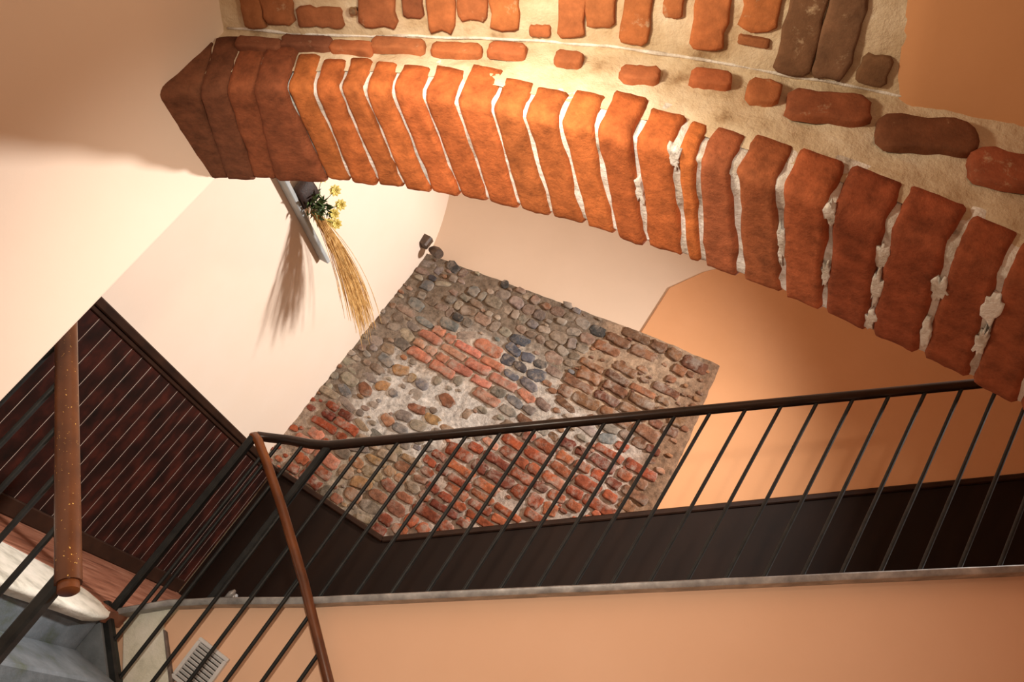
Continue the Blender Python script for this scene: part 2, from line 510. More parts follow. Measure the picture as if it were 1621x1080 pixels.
mb = MB(); done = []
z = 0.99
U, V, N = Vector((1, 0, 0)), Vector((0, 0, 1)), Vector((0, -1, 0))
while z < 3.32:
    hrow = rnd.uniform(0.062, 0.105)
    x = -3.0 + rnd.uniform(-0.1, 0.0)
    while x < -0.48:
        zc = z + hrow / 2 + 0.02 * math.sin(x * 2.1 + z) - 0.02 * (x + 1.7)
        k, gap = zone(x + 0.06, zc)
        brick = k in ('red', 'redlow', 'pink', 'brown', 'edge')
        if brick: wd = rnd.choice((0.11, 0.13, 0.2, 0.22, 0.24)) * rnd.uniform(0.85, 1.05)
        elif k == 'lime': wd = rnd.uniform(0.06, 0.16)
        elif k == 'pebble': wd = rnd.uniform(0.06, 0.15)
        else: wd = rnd.uniform(0.08, 0.19)
        xc = x + wd / 2
        hh = hrow * rnd.uniform(0.78, 0.98)
        if not brick: hh *= rnd.uniform(0.8, 1.12)
        ok = m_bot(xc) + 0.02 < zc - hh * 0.3 and zc + hh / 2 < m_top(xc) + 0.005 and xc + wd / 2 < m_right(zc) + 0.012 and xc - wd / 2 > -3.02
        if ok and rnd.random() > gap:
            pal = {'red': RED, 'redlow': RED + PINK[:1], 'pink': PINK, 'brown': BROWN, 'edge': BROWN + RED[2:], 'grey': GREY, 'pebble': GREY + DGREY[:1], 'dark': DGREY, 'lime': GREY + OCHRE, 'ochre': OCHRE, 'mix': GREY + BROWN + PINK[:1]}[k]
            col = tuple(0.8 * q for q in vary(rnd.choice(pal), rnd))
            g = 0.012 if brick else 0.010
            if brick: ol = rough_rect(wd - g, hh - 0.004, rnd, 0.05, 4, 0.16)
            else: ol = rough_oval(wd - g * 0.5, hh * 1.04, rnd, 0.08, 13, rnd.uniform(2.2, 3.4))
            a = rnd.gauss(-0.02, 0.03 if brick else 0.18)
            ca, sa = math.cos(a), math.sin(a)
            ol = [(p * ca - q * sa, p * sa + q * ca) for p, q in ol]
            lump(mb, (xc, YB - 0.024, zc), U, V, N, ol, rnd.uniform(0.012, 0.026) if brick else rnd.uniform(0.004, 0.017), col, rnd)
            done.append((xc, zc, wd / 2, hh / 2))
        x += wd + (0.004 if brick else 0.0)
    z += hrow + rnd.uniform(0.0, 0.006)
for k in range(1500):     # small pieces wedged between
    x = rnd.uniform(-3.0, -0.5); zc = rnd.uniform(1.0, 3.28)
    kd, gap = zone(x, zc)
    r = rnd.uniform(0.014, 0.042)
    if kd in ('pink',) or rnd.random() < gap or not (m_bot(x) + 0.03 < zc < m_top(x) - 0.02 and x < m_right(zc) - r): continue
    if any(abs(x - a) < w * 0.86 + r * 0.8 and abs(zc - b) < h * 0.82 + r * 0.6 for a, b, w, h in done): continue
    pal = {'red': RED, 'redlow': RED, 'brown': BROWN, 'edge': BROWN, 'ochre': OCHRE}.get(kd, GREY + BROWN[:2])
    lump(mb, (x, YB - 0.024, zc), U, V, N, rough_oval(2 * r, 2 * r * rnd.uniform(0.5, 0.8), rnd, 0.12, 9, 2.4), rnd.uniform(0.008, 0.018), vary(rnd.choice(pal), rnd), rnd)
    done.append((x, zc, r, r * 0.65))
mb.build('rubble_stones', STONEM, mason, smooth=True, color=True)

# ------------------------------------------------------------------ brick arch
AX = [-1.75, -1.62, -1.577, -1.445, -1.304, -1.162, -1.015, -.863, -.763, -.63, -.505, -.378, -.247, -.133, 0, .132, .267, .375, .7, 1.0, 1.3, 1.6]
AZ = [1.10, 1.186, 1.212, 1.288, 1.359, 1.421, 1.474, 1.514, 1.538, 1.566, 1.585, 1.600, 1.612, 1.619, 1.622, 1.620, 1.614, 1.603, 1.55, 1.47, 1.36, 1.20]
Y0, Y1 = 1.32, 1.65
def zi(x, y):
    t = (Y1 - y) / (Y1 - Y0)
    lift = 0.028 * t * min(1, max(0, (x + 1.57) / 0.5))
    return lerp(AX, AZ, x) + lift
def inorm(x):
    d = (lerp(AX, AZ, x + 0.08) - lerp(AX, AZ, x - 0.08)) / 0.16
    q = math.sqrt(1 + d * d)
    return -d / q, 1 / q
def path(n=26, r=0.027, top=0.105, back=0.07):
    """cross-section of the ring: down the front face, round the arris, along the soffit, up the back"""
    pts = []
    for k in range(5): pts.append((Y0, top - (top - r) * k / 4, -1, 0))
    for k in range(1, 6):
        t = math.pi / 2 * k / 5
        pts.append((Y0 + r - r * math.cos(t), r - r * math.sin(t), -math.cos(t), -math.sin(t)))
    for k in range(1, 11): pts.append((Y0 + r + (Y1 - Y0 - 2 * r) * k / 10, 0, 0, -1))
    for k in range(1, 5):
        t = math.pi / 2 * k / 4
        pts.append((Y1 - r + r * math.sin(t), r - r * math.cos(t), math.sin(t), -math.cos(t)))
    pts.append((Y1, back, 1, 0))
    return pts
PATH = path()
def on_ring(x, y, h, ny, nh, inset):
    nx, nzz = inorm(x)
    h2 = h - nh * inset
    return Vector((x + nx * h2, y - ny * inset, zi(x, y) + nzz * h2))

JN = [-1.75, -1.483, -1.43, -1.369, -1.307, -1.246, -1.191, -1.138, -1.077, -1.01, -0.933, -0.851, -0.776, -0.698, -0.619, -0.533, -0.443, -0.394, -0.318, -0.223, -0.118, -0.008, 0.11, 0.205, 0.31, 0.41, 0.51, 0.61, 0.71, 0.81, 0.91, 1.01, 1.11]
JF = [-1.78, -1.535, -1.471, -1.417, -1.292, -1.227, -1.16, -1.093, -1.023, -0.949, -0.872, -0.796, -0.711, -0.626, -0.547, -0.469, -0.372, -0.33, -0.236, -0.136, -0.043, 0.061, 0.173, 0.281, 0.38, 0.48, 0.58, 0.68, 0.78, 0.88, 0.98, 1.08, 1.18]
rnd = random.Random(5)
bricks = MB()
for j in range(len(JN) - 1):
    a0, a1, b0, b1 = JN[j], JN[j + 1], JF[j], JF[j + 1]
    mid = (a0 + a1) / 2
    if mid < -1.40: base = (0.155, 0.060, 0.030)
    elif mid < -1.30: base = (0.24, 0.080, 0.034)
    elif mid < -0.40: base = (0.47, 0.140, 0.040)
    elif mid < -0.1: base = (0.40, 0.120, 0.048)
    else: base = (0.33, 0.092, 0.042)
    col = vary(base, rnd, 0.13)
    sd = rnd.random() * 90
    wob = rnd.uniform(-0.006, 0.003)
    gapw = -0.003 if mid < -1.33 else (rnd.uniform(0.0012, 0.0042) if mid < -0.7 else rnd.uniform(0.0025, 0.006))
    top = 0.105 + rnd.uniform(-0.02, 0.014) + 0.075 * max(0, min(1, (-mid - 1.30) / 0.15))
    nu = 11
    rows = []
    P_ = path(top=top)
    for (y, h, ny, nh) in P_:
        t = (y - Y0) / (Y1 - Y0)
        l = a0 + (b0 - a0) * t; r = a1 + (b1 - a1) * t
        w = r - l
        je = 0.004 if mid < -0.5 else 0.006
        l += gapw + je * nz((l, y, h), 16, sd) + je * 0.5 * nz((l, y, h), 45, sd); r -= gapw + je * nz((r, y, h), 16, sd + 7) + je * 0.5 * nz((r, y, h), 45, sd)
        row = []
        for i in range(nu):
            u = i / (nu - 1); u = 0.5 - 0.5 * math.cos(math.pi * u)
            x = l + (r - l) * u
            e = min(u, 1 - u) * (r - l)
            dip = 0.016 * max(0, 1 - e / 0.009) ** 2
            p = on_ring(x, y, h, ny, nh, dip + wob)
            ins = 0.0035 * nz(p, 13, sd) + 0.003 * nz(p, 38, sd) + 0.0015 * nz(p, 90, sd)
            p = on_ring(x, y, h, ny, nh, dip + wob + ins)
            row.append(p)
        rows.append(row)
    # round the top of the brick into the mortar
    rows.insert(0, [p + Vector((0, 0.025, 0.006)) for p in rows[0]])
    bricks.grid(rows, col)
arch = thing('brick_arch', (-0.6, 1.5, 1.55), 'wide rough orange brick arch with smeared white mortar crossing the stairwell', 'arch')
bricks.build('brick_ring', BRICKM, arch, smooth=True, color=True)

mort = MB()
rows = []
N_ = 520
for i in range(N_ + 1):
    x = -1.7 + 2.85 * i / N_
    row = []
    for (y, h, ny, nh) in path(top=0.13):
        p = on_ring(x, y, h, ny, nh, 0)
        amp = 0.0045 + 0.0065 * max(0, min(1, (x + 0.9) / 0.9))
        ins = 0.0125 - amp * (nz(p, 16) + 0.7 * nz(p, 45)) - 0.003 * max(0, min(1, (x + 0.6) / 0.5)) + 0.012 * max(0, min(1, (-x - 1.26) / 0.08))
        row.append(on_ring(x, y, h, ny, nh, max(ins, 0.0075)))
    rows.append(row)
mort.grid(rows)
rnd = random.Random(77)
for (jx, fx, t, w, h) in ((-0.008, 0.061, 0.27, 0.040, 0.075), (-0.008, 0.061, 0.55, 0.026, 0.11), (-0.118, -0.043, 0.10, 0.036, 0.05), (0.11, 0.173, 0.33, 0.036, 0.07),
                          (0.205, 0.281, 0.30, 0.036, 0.09), (0.205, 0.281, 0.6, 0.024, 0.09), (-0.443, -0.372, 0.06, 0.028, 0.06), (-0.533, -0.469, 0.45, 0.020, 0.07), (-0.223, -0.136, 0.5, 0.020, 0.12),
                          (0.11, 0.173, 0.72, 0.028, 0.09), (-0.118, -0.043, 0.6, 0.022, 0.08), (-0.008, 0.061, 0.85, 0.03, 0.06)):
    x = jx + (fx - jx) * t; y = Y0 + t * (Y1 - Y0); nx, nzz = inorm(x)
    c = on_ring(x, y, 0, 0, -1, 0.004)
    lump(mort, c, Vector((nzz, 0, -nx)), Vector((0.2, 1, 0)).normalized(), Vector((-nx, 0, -nzz)), rough_oval(w * 0.9, h, rnd, 0.22, 22, 2.0), 0.0035, (1, 1, 1), rnd)
tag(mort.build('lime_mortar', MORTARW, arch, smooth=True), 'white lime mortar squeezed out between the arch bricks')

# spandrel above the ring, up to the crease of the vault
CZX = [-1.75, -1.577, -1.316, -1.068, -0.932, -0.726, -0.519, -0.316, -0.138, 0.128, 0.6, 1.2]
CZZ = [1.375, 1.452, 1.553, 1.674, 1.736, 1.818, 1.878, 1.923, 1.965, 2.018, 2.09, 2.15]
def cz(x): return (lerp(CZX, CZZ, x - 0.05) + lerp(CZX, CZZ, x) + lerp(CZX, CZZ, x + 0.05)) / 3
def vz(x, y): return cz(x) + 0.35 * (Y0 - y)
mb = MB(); rows = []
for i in range(241):
    x = -1.66 + 2.8 * i / 240
    nx, nzz = inorm(x); z0 = zi(x, Y0) + 0.07; z1 = cz(x) + 0.01
    r = []
    for k in range(19):
        t = k / 18; z = z0 + (z1 - z0) * t
        y = Y0 + 0.008 + 0.008 * nz((x, 0, z), 14) + 0.004 * nz((x, 2, z), 45) - 0.006 * max(0, 1 - abs(t - 1) / 0.12)
        r.append((x, y, z))
    rows.append(r)
mb.grid(rows)
mb.build('spandrel_mortar', MORTARB, arch, smooth=True)
mb = MB()
pts = [(x, Y0 - 0.002 + 0.004 * nz((x, 0, 0), 11), cz(x) + 0.001 + 0.004 * nz((x, 5, 0), 9)) for x in [-1.56 + 0.02 * k for k in range(130)]]
mb.tube(pts, 0.004, n=8, taper=[0.9 + 0.7 * nz((p[0], 1, 1), 14) for p in pts])
mb.build('crease_mortar', MORTARW, arch, smooth=True)
rnd = random.Random(21)
R2 = [((-1.503, 1.429), (-1.395, 1.472), .030), ((-1.404, 1.484), (-1.287, 1.534), .034), ((-1.286, 1.527), (-1.192, 1.567), .030),
      ((-1.202, 1.579), (-1.086, 1.628), .034), ((-1.065, 1.631), (-0.959, 1.677), .032), ((-0.948, 1.689), (-0.867, 1.722), .036),
      ((-0.799, 1.737), (-0.741, 1.757), .034), ((-0.646, 1.762), (-0.567, 1.792), .038), ((-0.507, 1.822), (-0.425, 1.850), .042),
      ((-0.386, 1.842), (-0.318, 1.862), .056), ((-0.296, 1.846), (-0.141, 1.902), .068), ((-0.11, 1.862), (0.065, 1.926), .078),
      ((0.073, 1.862), (0.24, 1.905), .080), ((0.27, 1.90), (0.45, 1.92), .080), ((0.48, 1.92), (0.66, 1.92), .080)]
for (a, b, h) in R2:
    a = Vector((a[0], 0, a[1])); b = Vector((b[0], 0, b[1])); u = (b - a).normalized(); v = Vector((-u.z, 0, u.x))
    c = (a + b) / 2; c.y = Y0 - 0.004
    base = (0.20, 0.075, 0.038) if (a.x < -1.35 or -0.13 < a.x < 0) else ((0.40, 0.135, 0.055) if a.x < -0.3 else (0.33, 0.105, 0.05))
    mb = MB()
    lump(mb, c, u, v, Vector((0, -1, 0)), rough_rect((b - a).length * 1.02, h * 1.1, rnd, 0.028, 6, 0.2), 0.010, vary(base, rnd, 0.12), rnd)
    mb.build('flat_brick', VBRICKM, arch, smooth=True, color=True)

# masonry carried by the arch, up to the ceiling
mb = MB()
xs = [-1.7 + 0.1 * k for k in range(43)]
mb.prism([(x, (zi(x, Y1) if x < 1.15 else zi(1.15, Y1) * 1.0) + 0.06) for x in xs] + [(2.5, 4.45), (-1.7, 4.45)], 1.37, 1.64, axis='y')
tag(mb.build('wall_over_arch', PEACH), kind='structure')

# vault over the stairs in front of the arch: brick at the left, plaster at the right
def edge_x(y): return -0.122 + 0.29 * (y - 1.29)
mb = MB(); rows = []
ys = [1.335 - 0.02 * k for k in range(48)]
for y in ys:
    xe = edge_x(y)
    r = []
    for i in range(151):
        x = -1.60 + (xe + 0.01 + 1.60) * i / 150
        r.append((x, y, vz(x, y) - 0.004 * nz((x, y, 0), 14) - 0.004 * nz((x, y, 4), 40)))
    rows.append(r)
mb.grid(rows)
ceil = tag(mb.build('ceiling_vault', MORTARB, smooth=True), 'mortared brick underside of the vault above the arch', kind='structure')
mb = MB(); rows = []
for y in ys:
    xe = edge_x(y)
    rows.append([(xe + (1.1 - xe) * i / 60 - 0.004 * nz((y, i * 1.0, 0), 3) * (i == 0), y, vz(xe + (1.1 - xe) * i / 60, y) - 0.008 * min(1, i / 1.5)) for i in range(61)])
mb.grid(rows)
tag(mb.build('ceiling_plaster', ORANGE, smooth=True), kind='structure')
mb = MB(); rows = []     # body of the vault above
for y in (1.37, 0.38): rows.append([(x, y, vz(x, y) + 0.12) for x in [-1.65 + 0.1 * k for k in range(29)]])
mb.grid(rows)
tag(mb.build('ceiling_vault_back', MORTARB), kind='structure')

# bricks set in the vault, standing away from the crease (x left, x right, y at the crease end, y away)
rnd = random.Random(8)
VB = [(-1.514, -1.464, 1.312, 1.21, 0), (-1.467, -1.394, 1.297, 1.15, 0), (-1.384, -1.278, 1.296, 1.253, 0), (-1.251, -1.166, 1.292, 1.10, 0),
      (-1.155, -1.112, 1.272, 1.10, 0), (-1.102, -1.042, 1.302, 1.10, 1), (-1.04, -0.977, 1.276, 1.10, 1), (-0.969, -0.91, 1.295, 1.10, 1),
      (-0.88, -0.835, 1.304, 1.28, 1), (-0.828, -0.772, 1.301, 1.10, 1), (-0.774, -0.712, 1.274, 1.10, 1), (-0.697, -0.639, 1.303, 1.10, 1),
      (-0.616, -0.576, 1.237, 1.10, 1), (-0.549, -0.483, 1.292, 1.10, 1), (-0.46, -0.39, 1.24, 1.10, 1), (-0.446, -0.384, 1.269, 1.25, 0),
      (-0.366, -0.298, 1.313, 1.10, 2), (-0.294, -0.224, 1.308, 1.10, 2), (-0.2, -0.143, 1.305, 1.246, 2)]
for k in range(18):
    x = -1.52 + 0.077 * k
    VB.append((x, x + 0.066, 1.085 + rnd.uniform(-.01, .01), 0.87, rnd.choice((0, 1, 1))))
    VB.append((x + .02, x + 0.083, 0.84 + rnd.uniform(-.01, .01), 0.63, rnd.choice((0, 1, 1))))
mb = MB()
for (xa, xb, ya, yb, kd) in VB:
    c = Vector(((xa + xb) / 2 + 0.0, (ya + yb) / 2, 0)); c.z = vz(c.x, c.y) - 0.004
    e = 0.03
    tx = Vector((2 * e, 0, vz(c.x + e, c.y) - vz(c.x - e, c.y))).normalized()
    ty = Vector((-0.10 * 1, -1, 0.35)).normalized()
    n = tx.cross(ty); n = n if n.z < 0 else -n
    base = [(0.31, 0.115, 0.05), (0.44, 0.155, 0.060), (0.19, 0.10, 0.055)][kd]
    lump(mb, c, tx, ty, n.normalized(), rough_rect((xb - xa) * 1.08, abs(ya - yb) * 1.06, rnd, 0.035, 7, 0.14), 0.009, vary(base, rnd, 0.14), rnd)
mb.build('vault_bricks', VBRICKM, ceil, smooth=True, color=True)

mb = MB()
bc = Vector((-1.2525, 1.257, vz(-1.2525, 1.257))); bn = Vector((0.3, -0.35, -0.88)).normalized()
mb.tube([bc - bn * 0.01, bc + bn * 0.012], 0.006, n=10)
mb.tube([bc + bn * 0.012, bc + bn * 0.017, bc + bn * 0.022, bc + bn * 0.024], 0.011, n=14, taper=[0.7, 1, 0.8, 0.3])
tag(mb.build('bolt', BOLTM, smooth=True, angle=40), 'small round metal bolt head in the brick vault', 'bolt')

# ------------------------------------------------------------------ wood panelling
XP, YP = -2.87, 5.31
pan = thing('wall_panelling', (XP - 0.05, 3.7, 0.0), 'dark red vertical board panelling on the left wall of the landing', 'panelling')
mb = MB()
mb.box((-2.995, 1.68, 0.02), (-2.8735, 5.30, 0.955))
tag(mb.build('backing', GLINTWOOD, pan), 'pale backing in the gaps, painted as glints on the board edges')
mb = MB(); rnd = random.Random(3)
y = 1.70
while y < 5.215:
    w = 0.099 + rnd.uniform(-0.004, 0.004)
    zt = 0.955 - 0.012 * rnd.random()
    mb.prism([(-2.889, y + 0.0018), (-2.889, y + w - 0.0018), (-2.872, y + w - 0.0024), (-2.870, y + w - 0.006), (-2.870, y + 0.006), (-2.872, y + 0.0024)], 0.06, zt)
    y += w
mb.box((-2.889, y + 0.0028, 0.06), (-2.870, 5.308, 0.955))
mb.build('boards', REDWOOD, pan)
mb = MB(); mb.box((-2.998, 1.68, 0.965), (-2.846, 5.30, 1.010), 0.006)
mb.box((-2.90, 1.68, 0.940), (-2.860, 5.30, 0.966), 0.004)
mb.build('top_rail', TRIMWOOD, pan)
mb = MB(); mb.box((-2.90, 1.70, 0.002), (-2.852, 5.27, 0.085), 0.006)
mb.build('skirting', TRIMWOOD, pan)

def w_top(x): return lerp([-2.9, -1.905, -0.505, 1.412, 2.5], [1.022, 1.022, 2.106, 3.545, 4.36], x)
pan2 = thing('wall_panelling', (0, YP, 1.0), 'plain dark brown panelling climbing the back wall behind the stair railing', 'panelling')
mb = MB()
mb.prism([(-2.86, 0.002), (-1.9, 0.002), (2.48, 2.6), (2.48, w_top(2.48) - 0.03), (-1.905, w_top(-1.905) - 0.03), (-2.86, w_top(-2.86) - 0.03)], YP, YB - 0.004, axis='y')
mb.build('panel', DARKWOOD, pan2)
mb = MB()
pts = [(-2.845, w_top(-2.86)), (-1.905, w_top(-1.905)), (2.48, w_top(2.48))]
for a, b in zip(pts, pts[1:]):
    mb.obox((a[0], YP + 0.005, a[1] - 0.02), (b[0], YP + 0.005, b[1] - 0.02), 0.05, 0.04, bev=1)
mb.build('top_rail', TRIMWOOD, pan2)

# ------------------------------------------------------------------ upper flight
st = thing('staircase', (-2.0, 4.4, 0), 'upper stair flight with grey metal edge climbing to the right above the peach wall', 'staircase')
mb = MB()
rows = []
xs = [-2.02, -1.95, -1.86, -1.77, -1.68, -1.5, -1.33] + [-1.33 + 0.094 * k for k in range(1, 26)] + [2.3]
for x in xs:
    zt = s_top(x) + 0.0015 * nz((x, 0, 0), 7)
    prof = [(3.415, -0.026), (3.412, -0.006), (3.418, 0.0), (3.475, 0.001), (3.545, 0.001), (3.55, -0.03), (3.50, -0.034), (3.42, -0.034)]
    rows.append([(x, yy, zt + dz) for yy, dz in prof])
mb.grid(rows, closed=True)
n = 8; m_ = len(rows)
mb.f.append(tuple(range(n))); mb.f.append(tuple(range((m_ - 1) * n, m_ * n)))
tag(mb.build('string', STRING, st, smooth=True, angle=40), 'scuffed grey metal edge strip')
i = 0
x = -1.86
while x < 2.2:
    mb = MB()
    zt = s_top(x) - 0.04
    mb.box((x - 0.025, 3.625, zt - 0.035), (x + 0.26, 5.30, zt), 0.006)
    mb.box((x, 3.63, zt - 0.20), (x + 0.02, 5.295, zt - 0.035))
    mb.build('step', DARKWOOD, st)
    x += 0.245
mb = MB()
mb.obox((-1.66, 3.47, 0.305), (-1.64, 3.47, 0.315), 0.03, 0.025, bev=1)
mb.tube([(-1.665, 3.455, 0.29), (-1.660, 3.45, 0.315), (-1.652, 3.45, 0.335)], 0.012, n=10, taper=[1, 1.1, 0.5])
tag(mb.build('bolt_head', STRING, st, smooth=True), 'small shiny bolt on the metal edge')

# ------------------------------------------------------------------ lower flight
lo = thing('staircase', (-2.0, 2.6, -0.2), 'lower grey plastered stair flight dropping away from the landing', 'staircase')
for k in range(8):
    x0 = -2.0 + 0.235 * k; zt = -0.17 * (k + 1) - 0.02
    mb = MB()
    mb.box((x0 - 0.02, 1.86, zt - 0.2), (x0 + 0.235, 3.36, zt), 0.01)
    mb.build('step', GREYST if k != 1 else MOSSY, lo)
mb = MB()
mb.prism([(-2.06, -0.03), (-0.6, -1.098), (-0.6, -1.5), (-2.06, -0.55)], 3.362, 3.40, axis='y')
mb.build('skirting', GREYST, lo)
mb = MB()
mb.box((-2.30, 1.86, -0.55), (-2.02, 3.352, -0.062))
mb.build('riser', GREYST, lo)
mb = MB()
p0 = Vector((-2.085, 3.405, 0.012)); dr = Vector((0.235, 0, -0.172))
mb.obox(p0 + Vector((0, 0, -0.02)), p0 + dr * 7, 0.045, 0.055, bev=1)
tag(mb.build('string', STEEL, lo), 'dark steel edge strip')

# plaster patch with a dark cement edge beside it
pl = MB()
pl.prism([(-2.0, -0.03), (-1.985, 0.035), (-1.83, 0.155), (-1.845, 0.06), (-1.66, -0.08), (-1.40, -0.28), (-1.30, -0.6), (-1.6, -0.42), (-1.87, -0.16)], 3.482, 3.502, axis='y', bev=0.004)
tag(pl.build('trim_plaster', GREENPL), kind='structure')
pl = MB()
pl.prism([(-1.828, 0.045), (-1.812, 0.045), (-1.635, -0.09), (-1.38, -0.285), (-1.40, -0.29), (-1.66, -0.09)], 3.478, 3.503, axis='y', bev=0.003)
tag(pl.build('trim_cement', mat_noise('dark_cement', [(0.3, (0.10, 0.08, 0.07)), (0.7, (0.22, 0.18, 0.16))], 20, 0.9, 0.4, 50), smooth=False), kind='structure')

# ------------------------------------------------------------------ railings
def baluster(mb, p, q, r=0.0085):
    mb.tube([p, q], r, n=10)

# upper railing
YR = 3.455
ur = thing('stair_railing', (-1.72, YR, 0.25), 'long railing with dark handrail and thin bars climbing the upper flight', 'railing')
hr = [(-2.035, 3.43, 0.917), (-1.99, YR, 0.945), (-1.90, YR, 0.985), (-1.80, YR, 1.022), (-1.72, YR, 1.062)]
def h_up(x): return 1.062 + (x + 1.72) * (0.742 if x < 0 else 0.742) if x < 0.1 else 1.062 + 1.82 * 0.742 + (x - 0.1) * 0.745
mb = MB()
pts = hr + [(x, YR, h_up(x)) for x in (-1.66, -1.55, -1.2, -0.6, 0.0, 0.6, 1.2, 2.0)]
mb.tube(pts, 0.028, 0.022, n=18)
mb.build('handrail', RAILDARK, ur, smooth=True, angle=50)
mb = MB(); mb.obox((-1.72, YR, s_top(-1.72) - 0.005), (-1.72, YR, 1.05), 0.035, 0.035, up=(0, 1, 0), bev=1)
mb.build('newel_post', STEEL, ur)
for x in (-1.93, -1.83):
    mb = MB(); baluster(mb, (x, YR, s_top(x) - 0.005), (x, YR, lerp([p[0] for p in hr], [p[2] for p in hr], x))); mb.build('baluster', STEEL, ur, smooth=True, angle=50)
x = -1.58
while x < 1.9:
    mb = MB(); baluster(mb, (x, YR, s_top(x) - 0.005), (x, YR, h_up(x) - 0.005)); mb.build('baluster', STEEL, ur, smooth=True, angle=50)
    x += 0.1268

# lower railing
YL = 3.405
lr = thing('stair_railing', (-2.03, YL, 0), 'railing with red brown handrail dropping from the corner post to the bottom edge', 'railing')
def h_lo(x): return lerp([-2.035, -1.998, -1.702, -1.405, -1.064, 0.0], [0.917, 0.905, 0.722, 0.523, 0.274, -0.50], x)
mb = MB()
mb.tube([(-2.055, 3.43, 0.905), (-2.035, 3.42, 0.912), (-1.998, YL, 0.900)] + [(x, YL, h_lo(x)) for x in (-1.9, -1.702, -1.55, -1.405, -1.2, -1.064, -0.8, -0.4)], 0.022, 0.021, n=16, taper=[0.8, 1, 1, 1, 1, 1, 1, 1, 1, 1, 1])
mb.build('handrail', RAILRED, lr, smooth=True, angle=50)
mb = MB(); mb.obox((-2.035, 3.415, -0.06), (-2.035, 3.415, 0.90), 0.034, 0.040, up=(0, 1, 0), bev=1)
mb.build('newel_post', STEEL, lr)
x = -1.935
def z_lo(x): return -0.01 - 0.732 * (x + 2.055)
while x < -0.5:
    mb = MB(); baluster(mb, (x, YL, z_lo(x)), (x, YL, h_lo(x) - 0.005)); mb.build('baluster', STEEL, lr, smooth=True, angle=50)
    x += 0.128

# near railing
nr = thing('stair_railing', (-1.25, 1.86, -0.6), 'nearest railing with thick speckled round handrail at the left edge', 'railing')
A = Vector((-1.243, 1.85, 0.235)); B = Vector((-1.863, 1.97, 0.691)); D = (B - A).normalized()
mb = MB()
mb.tube([A - D * 0.004, A + D * 0.02, A + D * 0.3, B, B + D * 0.4, B + D * 0.9], 0.030, 0.030, n=24)
hh = mb.build('handrail', RAILSPECK, nr, smooth=True, angle=50)
mb = MB()
mb.tube([A - D * 0.028, A - D * 0.024, A - D * 0.004, A + D * 0.004], 0.0245, n=20, taper=[0.75, 1, 1, 0.9])
tag(mb.build('end_cap', RAILRED, hh, smooth=True, angle=40), 'rounded wooden end cap')
def near_z(x): return -0.58 - 0.735 * (x + 1.25)
mb = MB(); P = A + D * 0.03
mb.obox((P.x, P.y, -0.62), (P.x, P.y, P.z), 0.034, 0.034, up=(0, 1, 0), bev=1)
mb.build('newel_post', STEEL, nr)
for k in range(1, 11):
    P = A + D * (0.03 + 0.155 * k)
    base = max(-0.64 - 0.735 * (P.x + 1.25), -0.62) if P.x > -2.0 else 0.0
    mb = MB(); baluster(mb, (P.x, P.y, min(base, -0.0)), (P.x, P.y, P.z), 0.0085); mb.build('baluster', STEEL, nr, smooth=True, angle=50)

# ------------------------------------------------------------------ vent
vt = thing('wall_vent', (-1.585, 3.49, 0.03), 'small grey louvred vent on the peach wall below the stairs', 'vent')
xa, xb, za, zb = -1.668, -1.502, -0.075, 0.110
mb = MB(); mb.box((xa + 0.008, 3.494, za + 0.008), (xb - 0.008, 3.505, zb - 0.008)); mb.build('opening', VENTD, vt)
mb = MB()
for a, b in (((xa, za), (xb, za + 0.016)), ((xa, zb - 0.016), (xb, zb)), ((xa, za + 0.016), (xa + 0.016, zb - 0.016)), ((xb - 0.016, za + 0.016), (xb, zb - 0.016))):
    mb.box((a[0], 3.482, a[1]), (b[0], 3.5, b[1]), 0.003)
mb.build('frame', VENTM, vt)
for k in range(9):
    z = za + 0.026 + 0.0168 * k
    mb = MB(); mb.obox((xa + 0.014, 3.489, z), (xb - 0.014, 3.489, z), 0.0035, 0.013, up=(0, -0.6, 0.8)); mb.build('slat', VENTM, vt)

# ------------------------------------------------------------------ shelf, pot, dried bouquet
sh = MB(); sh.box((XL + 0.002, 2.7, 2.150), (-2.925, 4.27, 2.178), 0.004)
tag(sh.build('wall_shelf', SHELFM), 'narrow grey shelf on the cream wall under the arch', 'shelf')

pot = MB()
rows = []
for (zz, r) in ((2.178, 0.034), (2.182, 0.040), (2.21, 0.045), (2.25, 0.049), (2.29, 0.051), (2.30, 0.050), (2.296, 0.045), (2.26, 0.042)):
    rows.append([(-2.94 + 1.0 * r * math.cos(t), 3.66 + 2.0 * r * math.sin(t), zz + 0.0015 * (k % 2)) for k, t in enumerate([2 * math.pi * j / 28 for j in range(28)])])
pot.grid(rows, closed=True)
pot.f.append(tuple(range(28))); pot.f.append(tuple(range(7 * 28, 8 * 28)))
tag(pot.build('wicker_pot', POTM, smooth=True), 'dark brown pot on the grey shelf, mostly hidden behind the arch', 'pot')

rnd = random.Random(2)
sb = MB()
S0 = Vector((-2.885, 3.775, 2.205))
for k in range(200):
    a = rnd.gauss(0, 1); b = rnd.gauss(0, 1)
    s = S0 + Vector((rnd.uniform(-0.02, 0.03), rnd.uniform(-0.03, 0.03), rnd.uniform(-0.012, 0.02)))
    L = rnd.uniform(0.72, 1.04)
    w = 2.1 if k % 7 == 0 else 1.25
    e = S0 + Vector((0.385 + 0.032 * a * w, 0.63 + 0.048 * b * w, -0.27 + (0.030 * b - 0.028 * a) * w))
    q = (s + e) / 2 + Vector((0.035 + 0.012 * a, -0.01, 0.075 + 0.015 * b))
    pts = []
    for i in range(9):
        t = i / 8 * L
        pts.append(s * (1 - t) ** 2 + q * (2 * t * (1 - t)) + e * t ** 2)
    r = rnd.uniform(0.0012, 0.0022)
    sb.tube(pts, r, n=5, taper=[1, 1, 1, 1, 0.95, 0.9, 1.3, 1.2, 0.4], cap=False)
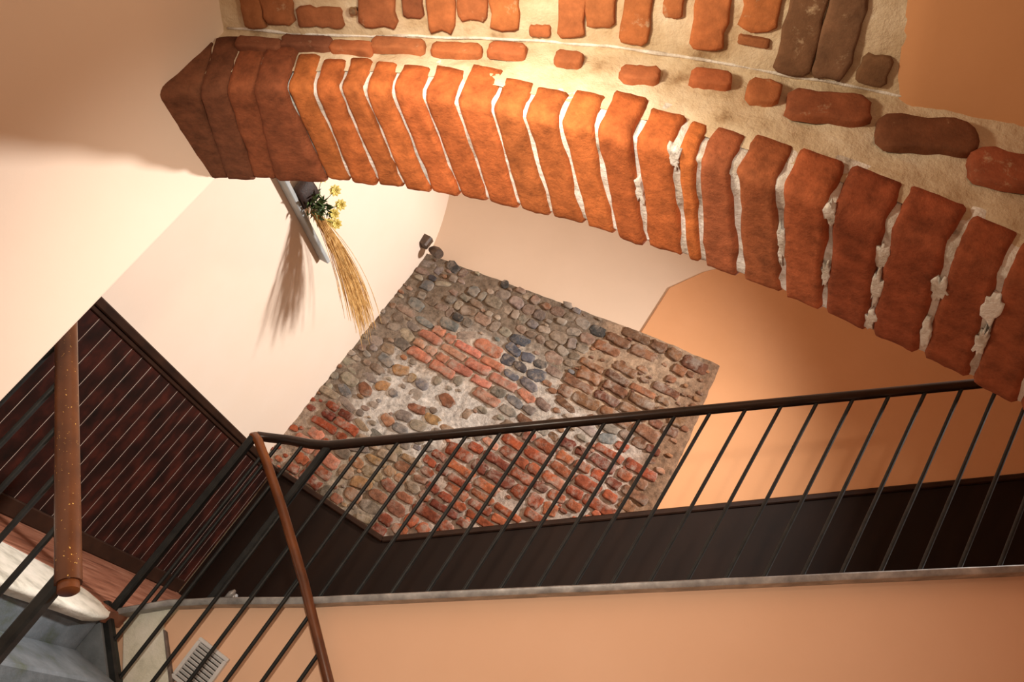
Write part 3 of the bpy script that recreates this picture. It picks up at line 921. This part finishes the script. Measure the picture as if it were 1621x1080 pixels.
tag(sb.build('dried_grass_bunch', STRAWM), 'long drooping bunch of golden dried grass on the shelf', 'dried grass', kind='thing')

lf = MB()
for k in range(130):
    c = Vector((-2.90 + rnd.uniform(-0.03, 0.06), 3.68 + rnd.uniform(-0.02, 0.15), 2.25 + rnd.uniform(-0.06, 0.05)))
    d = Vector((rnd.uniform(-0.2, 1), rnd.uniform(-0.6, 1), rnd.uniform(-0.8, 0.6))).normalized()
    sdir = d.cross(Vector((rnd.random(), rnd.random(), rnd.random() + 0.2))).normalized()
    up = d.cross(sdir)
    L = rnd.uniform(0.035, 0.07); w = L * 0.2
    lf.add([c, c + d * L * .4 + sdir * w + up * .004, c + d * L, c + d * L * .4 - sdir * w + up * .004, c + d * L * .45 - up * .003],
           [(0, 1, 4), (1, 2, 4), (2, 3, 4), (3, 0, 4)])
tag(lf.build('greenery', LEAFM), 'tuft of dark green leaves at the root of the dried grass', 'leaves')

FL = [((-2.86, 3.74, 2.385), 'yellow bloom nearest the arch, uppermost of the yellow blooms'), ((-2.83, 3.83, 2.36), 'yellow bloom sticking out furthest to the right'),
      ((-2.845, 3.86, 2.30), 'yellow bloom in the middle of the yellow cluster'), ((-2.83, 3.92, 2.275), 'lower right yellow bloom above the dried grass'),
      ((-2.86, 3.90, 2.245), 'lowest yellow bloom, touching the root of the dried grass'), ((-2.90, 3.62, 2.37), 'yellow bloom at the left of the dark pot, by the grey shelf')]
for q, (c, lab) in enumerate(FL):
    root = thing('dried_flower', c, lab, 'flower', 'yellow blooms on the shelf')
    c = Vector(c); mb = MB()
    ax = Vector((0.7, -0.5, -0.4)).normalized(); s1 = ax.cross(Vector((0, 0, 1))).normalized(); s2 = ax.cross(s1)
    for ring, (n, L, tilt) in enumerate(((9, 0.040, 0.25), (8, 0.030, 0.7), (5, 0.017, 1.3))):
        for i in range(n):
            t = 2 * math.pi * (i + 0.4 * ring) / n + q
            d = (s1 * math.cos(t) + s2 * math.sin(t) + ax * tilt).normalized(); sd = d.cross(ax).normalized()
            mb.add([c, c + d * L * .6 + sd * L * .33, c + d * L, c + d * L * .6 - sd * L * .33, c + d * L * .6 + ax * .003], [(0, 1, 4), (1, 2, 4), (2, 3, 4), (3, 0, 4)])
    mb.build('petals', YELLOWM, root)
    mb = MB(); mb.tube([c, (c + S0) / 2 + Vector((0, 0, -0.01)), S0], 0.0018, n=6); mb.build('stem', LEAFM, root)

# small dark fitting in the upper corner of the masonry
ft = thing('corner_fitting', (-2.96, 5.28, 3.02), 'small dark brown double fitting at the top left corner of the bare masonry', 'fitting')
mb = MB(); mb.obox((-2.985, 5.16, 2.99), (-2.985, 5.16, 3.075), 0.085, 0.07, up=(0, 1, 0), bev=1); mb.build('bracket', FITM, ft)
mb = MB(); mb.tube([(-2.95, 5.24, 3.03), (-2.91, 5.22, 3.025), (-2.87, 5.20, 3.015), (-2.83, 5.18, 3.0)], 0.045, 0.042, n=16, taper=[0.5, 0.9, 1, 0.85])
mb.build('knob', FITM, ft, smooth=True, angle=50)
